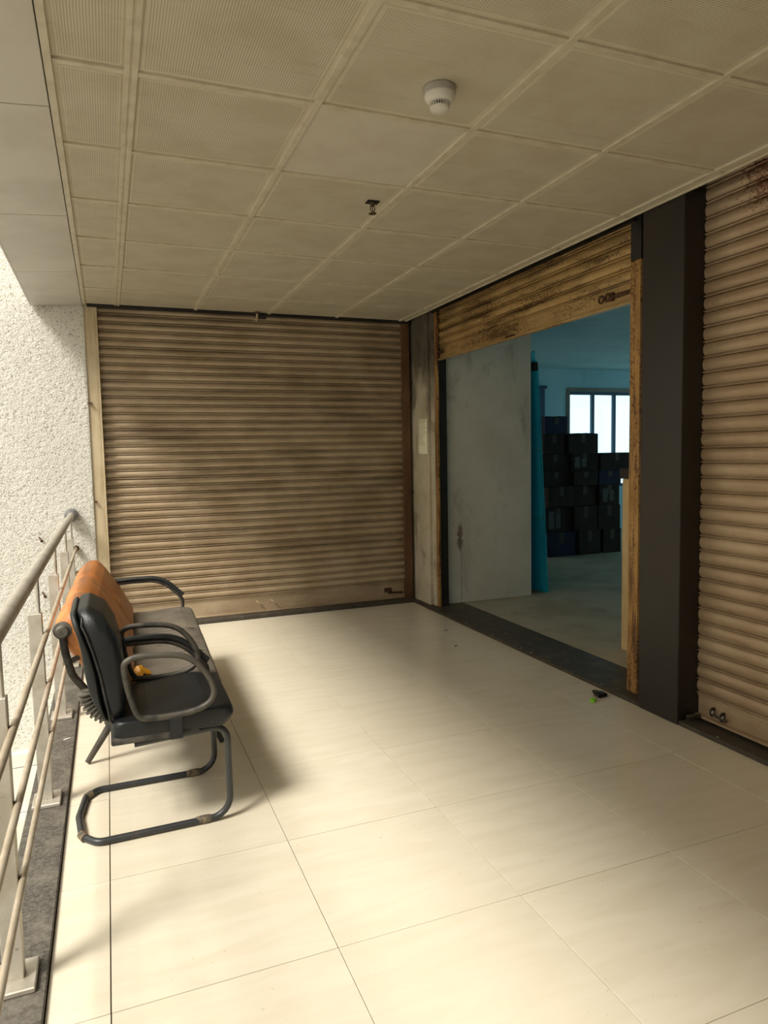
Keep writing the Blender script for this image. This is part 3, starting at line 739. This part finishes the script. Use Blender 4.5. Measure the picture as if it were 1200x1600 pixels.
for yv in SM:
    q = []
    for x, z in bpd:
        L = math.hypot(x-cxb, z-czb); k = (L-0.0315)/L
        q.append((cxb+(x-cxb)*k, yv, czb+(z-czb)*k))
    MB().tube(q, 0.0034, 6, closed=True).build('stitching', MAT['thread'], bb)
MB().tube([(0.27, 0.05, 0.325), (0.27, BL-.05, 0.325)], 0.022, 12).build('beam', MAT['tubedust'], bn)
MB().box(0.05, 0.45, 0.04, BL-.04, 0.326, 0.342).build('seat_board', MAT['guide_k'], bn, bevel=0.003)
for y in (0.28, 1.36):
    fr = MB().tube([(0.10, y, 0.318), (-0.100, y, 0.010)], [0.022, 0.013], 12).build('leg', MAT['tubedust'], bn)
    fr = MB().tube([(0.38, y, 0.318), (0.505, y, 0.010)], [0.022, 0.013], 12).build('leg', MAT['tube'], bn)
    MB().box(0.06, 0.42, y-.02, y+.02, 0.305, 0.327).build('leg_bracket', MAT['tubedust'], bn, bevel=0.003)
for y, s_ in ((0.022, -1), (BL-0.005, 1)):
    ap_ = fillet([(-0.06, y, 0.595), (0.12, y, 0.604), (0.30, y, 0.602), (0.43, y, 0.470), (0.42, y, 0.36)], [0.2, 0.2, 0.08, 0.05], 6)
    arm = MB().tube(ap_, 0.0110, 12).build('armrest', MAT['tubedust'], bn)
    pad = fillet([(-0.02, y, 0.616), (0.12, y, 0.624), (0.305, y, 0.622), (0.43, y, 0.495)], [0.2, 0.2, 0.08], 6)
    MB().tube(pad, 0.0135, 12, sy=1.35).build('arm_pad', MAT['tube'], arm)
    up_ = fillet([(-0.150, y+s_*.012, 0.690), (-0.142, y+s_*.012, 0.600), (-0.120, y+s_*.012, 0.500), (-0.040, y+s_*.01, 0.385), (0.10, y, 0.335), (0.27, y-s_*.02, 0.322)], [0.1, 0.1, 0.1, 0.1], 5)
    us = MB().tube(up_, 0.0155, 12, sy=0.8).build('back_support', MAT['tubedust'], bn)
    a, b = (y+s_*.030, y-s_*.020)
    MB().lathe([(0.020, a), (0.026, a-s_*.006), (0.026, a-s_*.024), (0.036, a-s_*.026), (0.038, a-s_*.036), (0.036, a-s_*.05)], (-0.148, 0, 0.688), 'y', 20).build('pivot_hub', MAT['bellow'], us)
    MB().tube([(-0.138, y+s_*.012, 0.552), (-0.100, y-s_*.01, 0.565), (-0.075, y-s_*.05, 0.570)], 0.012, 10).build('stay', MAT['bellow'], us)

# yellow plastic scrap on the bench seat
sc_ = thing('plastic_scrap', 'crumpled yellow plastic scrap lying on the bench seat by the orange back', 'scrap', (0.150, 1.43, 0.4265), (0.0, 0.0, 0.5))
rings = []
for k, (w, h, t) in enumerate(((0.034, 0.012, -0.03), (0.040, 0.030, -0.012), (0.036, 0.046, 0.006), (0.028, 0.040, 0.022), (0.018, 0.020, 0.034))):
    rings.append([(w*math.cos(a)*(1+.18*math.sin(3*a+k)), t+0.006*math.sin(2*a+k), 0.0012+h*max(0.0, 0.35+0.65*math.sin(a))*(1+.15*math.cos(4*a))) for a in [2*math.pi*j/14 for j in range(14)]])
MB().loft(rings).build('crumpled_body', MAT['yel'], sc_, angle=25)
MB().lathe([(0.008, -0.034), (0.008, -0.029)], (0.0, 0.0, 0.012), 'y', 10).build('hole_rim', MAT['guide_b'], sc_)

# ================================================================== CEILING DEVICES
dt = thing('smoke_detector', 'white round smoke detector mounted on a perforated ceiling tile', 'detector', (1.138, 0.372, ZC+0.004))
MB().lathe([(0.052, 0.0), (0.054, -0.004), (0.053, -0.022), (0.051, -0.024)], n=32).build('base', MAT['detgrey'], dt)
MB().lathe([(0.051, -0.024), (0.050, -0.034), (0.040, -0.046), (0.034, -0.048)], n=32).build('housing', MAT['plastic'], dt)
MB().lathe([(0.026, -0.046), (0.026, -0.062)], n=24).build('chamber', MAT['dark'], dt)
vane = MB().box(0.0262, 0.0325, -0.0012, 0.0012, -0.063, -0.046).mesh('vane', MAT['plastic'])
for k in range(26): link('vane', vane, dt, (0, 0, 0), (0, 0, 2*math.pi*k/26))
MB().lathe([(0.031, -0.060), (0.033, -0.063), (0.031, -0.070), (0.020, -0.076), (0.0005, -0.077)], n=32).build('cap', MAT['plastic'], dt)
MB().lathe([(0.003, -0.0385), (0.003, -0.041)], (0.040, 0.0, 0.0), n=8).build('indicator_lamp', MAT['dark'], dt)

def sprinkler(loc, label, rot=0):
    s = thing('fire_sprinkler', label, 'sprinkler', loc, (0, 0, rot), None)
    MB().box(-0.030, 0.030, -0.022, 0.022, -0.0035, 0.0).build('cut_out', MAT['dark'], s)
    MB().lathe([(0.014, -0.002), (0.014, -0.010), (0.009, -0.012), (0.009, -0.020)], n=14).build('nozzle', MAT['brass'], s)
    for q in (-1, 1): MB().tube(fillet([(q*.007, 0, -.018), (q*.013, 0, -.032), (q*.003, 0, -.050)], .01), .0026, 8).build('yoke_arm', MAT['brass'], s)
    MB().tube([(0, 0, -.020), (0, 0, -.046)], .0024, 8).build('glass_bulb', MAT['iron'], s)
    MB().lathe([(0.004, -0.047), (0.016, -0.051), (0.020, -0.053), (0.019, -0.055), (0.001, -0.054)], n=16).build('deflector', MAT['brass'], s)
    return s
sprinkler((1.295, 1.418, ZC+0.004), 'small brass fire sprinkler in a square ceiling cut-out')
sk = thing('pipe_hook', 'small pale bent pipe fitting hanging from ceiling above the back shutter', 'pipe fitting', (1.275, 4.085, ZC+0.004))
MB().tube(fillet([(0, 0, 0.0), (0, 0, -0.05), (-0.012, -0.01, -0.075)], 0.02), 0.009, 10).build('pipe', MAT['guide_w'], sk)
MB().lathe([(0.022, -0.004), (0.022, -0.020)], n=16).build('collar', MAT['iron'], sk)
MB().box(0.008, 0.075, -0.012, 0.012, -0.060, -0.030).build('valve_body', MAT['guide_k'], sk, bevel=0.004)

# ================================================================== PAPER NOTICE, WALL BOLTS, LOCK, DEBRIS
nt = MB().add([(-0.0, -0.105+0.21*i/4, -0.16+0.32*k/6) for k in range(7) for i in range(5)], [(k*5+i, k*5+i+1, k*5+i+6, k*5+i+5) for k in range(6) for i in range(4)])
nt.v = [(x-0.0015-0.0025*abs(math.sin(y*17+z*6)), y, z) for x, y, z in nt.v]
nt = nt.build('paper_notice', MAT['paper'], None, (2.7215, 3.985, 1.543), (0.02, 0, 0))
tag(nt, 'printed paper notice pasted on the grimy corner wall beside the doorway', 'notice')
sol = nt.modifiers.new('thickness', 'SOLIDIFY'); sol.thickness = 0.0006
def bolt(x, z, label):
    b = thing('wall_bolt', label, 'bolt', (x, 4.153, z), (0.35, 0, 0.35))
    MB().lathe([(0.006, 0.03), (0.006, -0.055)], axis='y', n=10).build('shank', MAT['rust'], b)
    MB().lathe([(0.011, -0.055), (0.011, -0.066), (0.0, -0.067)], axis='y', n=6).build('bolt_head', MAT['rust'], b)
bolt(-0.455, 0.80, 'rusty bolt in the white roughcast wall, just left of the handrail end')
bolt(-0.455, 0.37, 'rusty bolt low in the white roughcast wall, seen below the handrail')
lk = thing('padlock', 'black padlock with a lime green tag lying on the floor by the doorway sill', 'padlock', (2.560, 1.350, 0.0), (0, 0, 0.0))
MB().box(-0.005, 0.055, -0.030, 0.022, 0.0005, 0.024).build('body', MAT['lock'], lk, bevel=0.006, seg=2)
MB().tube(fillet([(0.010, 0.018, 0.013), (0.010, 0.055, 0.015), (0.044, 0.055, 0.015), (0.044, 0.018, 0.013)], 0.016), 0.0045, 10).build('shackle', MAT['iron'], lk)
MB().tube([(-0.012+0.013*math.cos(a*math.pi/6), -0.010+0.013*math.sin(a*math.pi/6), 0.010+0.004*math.cos(a*math.pi/6)) for a in range(12)], 0.0016, 6, closed=True).build('key_ring', MAT['steel'], lk)
MB().box(-0.030, 0.030, -0.014, 0.014, 0.0006, 0.010).build('tag', MAT['green'], lk, bevel=0.003, rot=(0, 0, 0.75), loc=(-0.058, -0.046, 0.0))
rnd = random.Random(3)
def scrap(name, label, loc, size, mat, rz, group=None):
    pts = []
    for k in range(7):
        a = 2*math.pi*k/7; q = size*(0.5+0.5*rnd.random()); pts.append((q*math.cos(a), q*0.4*math.sin(a)))
    mb = MB().loft([[(x, y, 0.0003) for x, y in pts], [(x*.95, y*.95, 0.0025+0.002*rnd.random()) for x, y in pts]])
    return tag(mb.build(name, mat, None, loc, (0, 0, rz)), label, 'debris', group)
scrap('paper_scrap', 'small white paper scrap on the dark kerb under the railing', (-0.190, 1.90, 0.018), 0.026, MAT['label'], 0.4)
for x, y, w, where in ((2.90, 3.42, .03, 'closest to the partition wall'), (2.79, 3.30, .03, 'on its front half, farthest from the camera'), (2.83, 2.95, .032, 'second along its front half from the corner'),
                       (2.80, 2.70, .028, 'midway along its front half'), (2.93, 2.45, .03, 'alone near its inner edge, midway along'), (2.80, 1.95, .025, 'nearest the rusty gold guide')):
    scrap('dry_leaf', 'dark dry leaf fragment on the doorway sill, ' + where, (x, y, 0.020), w, MAT['guide_b'], rnd.random()*3, 'leaf fragments on the doorway sill')
for x, y, where in ((2.47, 3.05, 'the farther of two'), (2.33, 2.62, 'the nearer of two')):
    scrap('dry_leaf', 'dark dry leaf fragment on the cream floor tiles, ' + where, (x, y, 0.0), .022, MAT['guide_b'], rnd.random()*3, 'leaf fragments on the tiles')
for k in range(11):
    y = -0.2+3.6*rnd.random()
    scrap('mortar_crumb', 'tiny pale mortar crumb on the front edge of the stone sill', (XR+0.012, y, 0.020), .007, MAT['label'], rnd.random()*3, 'mortar crumbs on the sill edge')

# ================================================================== SHOP INTERIOR THINGS
def glass_sheet(k, xb, xt, y0, y1, h, label):
    s = thing('glass_sheet', label, 'glass', (xb, y0, 0.0205), (0, 0, 0), 'glass sheets leaning on the partition')
    ang = math.atan2(xb-xt, h)
    p = MB().box(-0.005, 0.005, 0, y1-y0, 0, h).build('pane', MAT['glass'], s, rot=(0, -ang, 0), loc=(0, 0, 0.0035))
    return s, ang
gs, an = glass_sheet(0, 3.925, 3.812, 3.835, 5.1, 2.30, 'tall teal glass sheet, innermost of the three leaning on the partition')
MB().box(-0.007, 0.030, -0.004, 0.06, 2.12, 2.20).build('edge_protector', MAT['guide_k'], gs, rot=(0, -an, 0))
g2, a2 = glass_sheet(1, 3.950, 3.838, 3.850, 5.1, 2.22, 'teal glass sheet, middle one of the three leaning on the partition')
for z in (0.72, 1.36):
    MB().box(-0.0065, 0.0065, -0.002, 0.5, z, z+0.02).build('tape', MAT['ptape'], g2, rot=(0, -a2, 0))
glass_sheet(2, 3.975, 3.862, 3.850, 5.1, 2.14, 'teal glass sheet, outermost of the three leaning on the partition')

ROWS = [
    (0.021, 0.34, [(5.26, 5.70), (5.72, 6.10), (6.12, 6.43)]),
    (0.34, 0.66, [(5.23, 5.63), (5.65, 6.02), (6.04, 6.42)]),
    (0.66, 0.93, [(5.25, 5.66), (5.68, 6.04), (6.06, 6.41)]),
    (0.93, 1.12, [(5.21, 5.62), (5.64, 6.03), (6.05, 6.43)]),
    (1.12, 1.35, [(5.20, 5.60), (5.62, 6.04), (6.06, 6.62)]),
    (1.35, 1.60, [(5.20, 5.53), (5.55, 6.06)]),
    (1.60, 1.82, [(5.21, 5.565)]),
]
ORD = ['bottom', 'second', 'third', 'fourth', 'fifth', 'sixth', 'seventh']; CN = ['left', 'middle', 'right']
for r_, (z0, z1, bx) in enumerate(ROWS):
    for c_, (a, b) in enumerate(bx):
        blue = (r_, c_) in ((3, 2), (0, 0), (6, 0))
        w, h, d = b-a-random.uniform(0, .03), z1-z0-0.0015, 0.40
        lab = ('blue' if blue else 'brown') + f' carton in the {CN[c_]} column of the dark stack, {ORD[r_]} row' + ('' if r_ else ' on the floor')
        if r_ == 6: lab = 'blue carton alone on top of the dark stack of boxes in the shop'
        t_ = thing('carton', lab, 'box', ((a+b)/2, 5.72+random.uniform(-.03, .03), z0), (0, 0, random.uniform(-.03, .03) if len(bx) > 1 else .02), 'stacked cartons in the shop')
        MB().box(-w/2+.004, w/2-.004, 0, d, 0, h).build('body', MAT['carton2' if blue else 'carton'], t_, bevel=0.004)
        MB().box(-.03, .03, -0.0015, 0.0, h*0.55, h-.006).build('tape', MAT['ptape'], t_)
        if (r_, c_) in ((5, 1), (6, 0)):
            for q in (-1, 1):
                MB().prism([(q*(w/2-.006), h+.0005), (q*.05, h+.006+.004*c_), (q*.05, h+.009+.004*c_), (q*(w/2-.006), h+.004)], 'y', 0.01, d-.01).build('flap', MAT['carton2' if blue else 'carton'], t_)
        if (r_, c_) in ((1, 0), (4, 1), (2, 2)):
            MB().box(-w/2+.05, -w/2+.13, -0.002, 0.0, .04, h-.05).box(-w/2+.16, -w/2+.23, -0.002, 0.0, .05, h-.07).build('label_sheet', MAT['clabel'], t_)
bd = thing('laminate_board', 'pale beige upright board standing just inside the doorway by the gold guide', 'board', (3.285, 1.40, 0.0205))
MB().box(0, 0.022, 0, 0.60, 0, 1.17).build('panel', MAT['beige'], bd, bevel=0.002)
MB().box(-0.004, 0.026, 0.02, 0.625, 1.171, 1.24).build('dark_cap', MAT['guide_k'], bd, bevel=0.004)
fr = thing('door_frame', 'dark narrow frame standing on the inner back wall beside the window', 'frame', (6.66, 7.955, 0.021))
MB().box(0, 0.10, 0, 0.04, 0, 2.38).build('upright', MAT['frame'], fr, bevel=0.003)
MB().box(-0.55, 0.14, -.005, 0.04, 2.381, 2.43).build('head', MAT['frame'], fr, bevel=0.003)
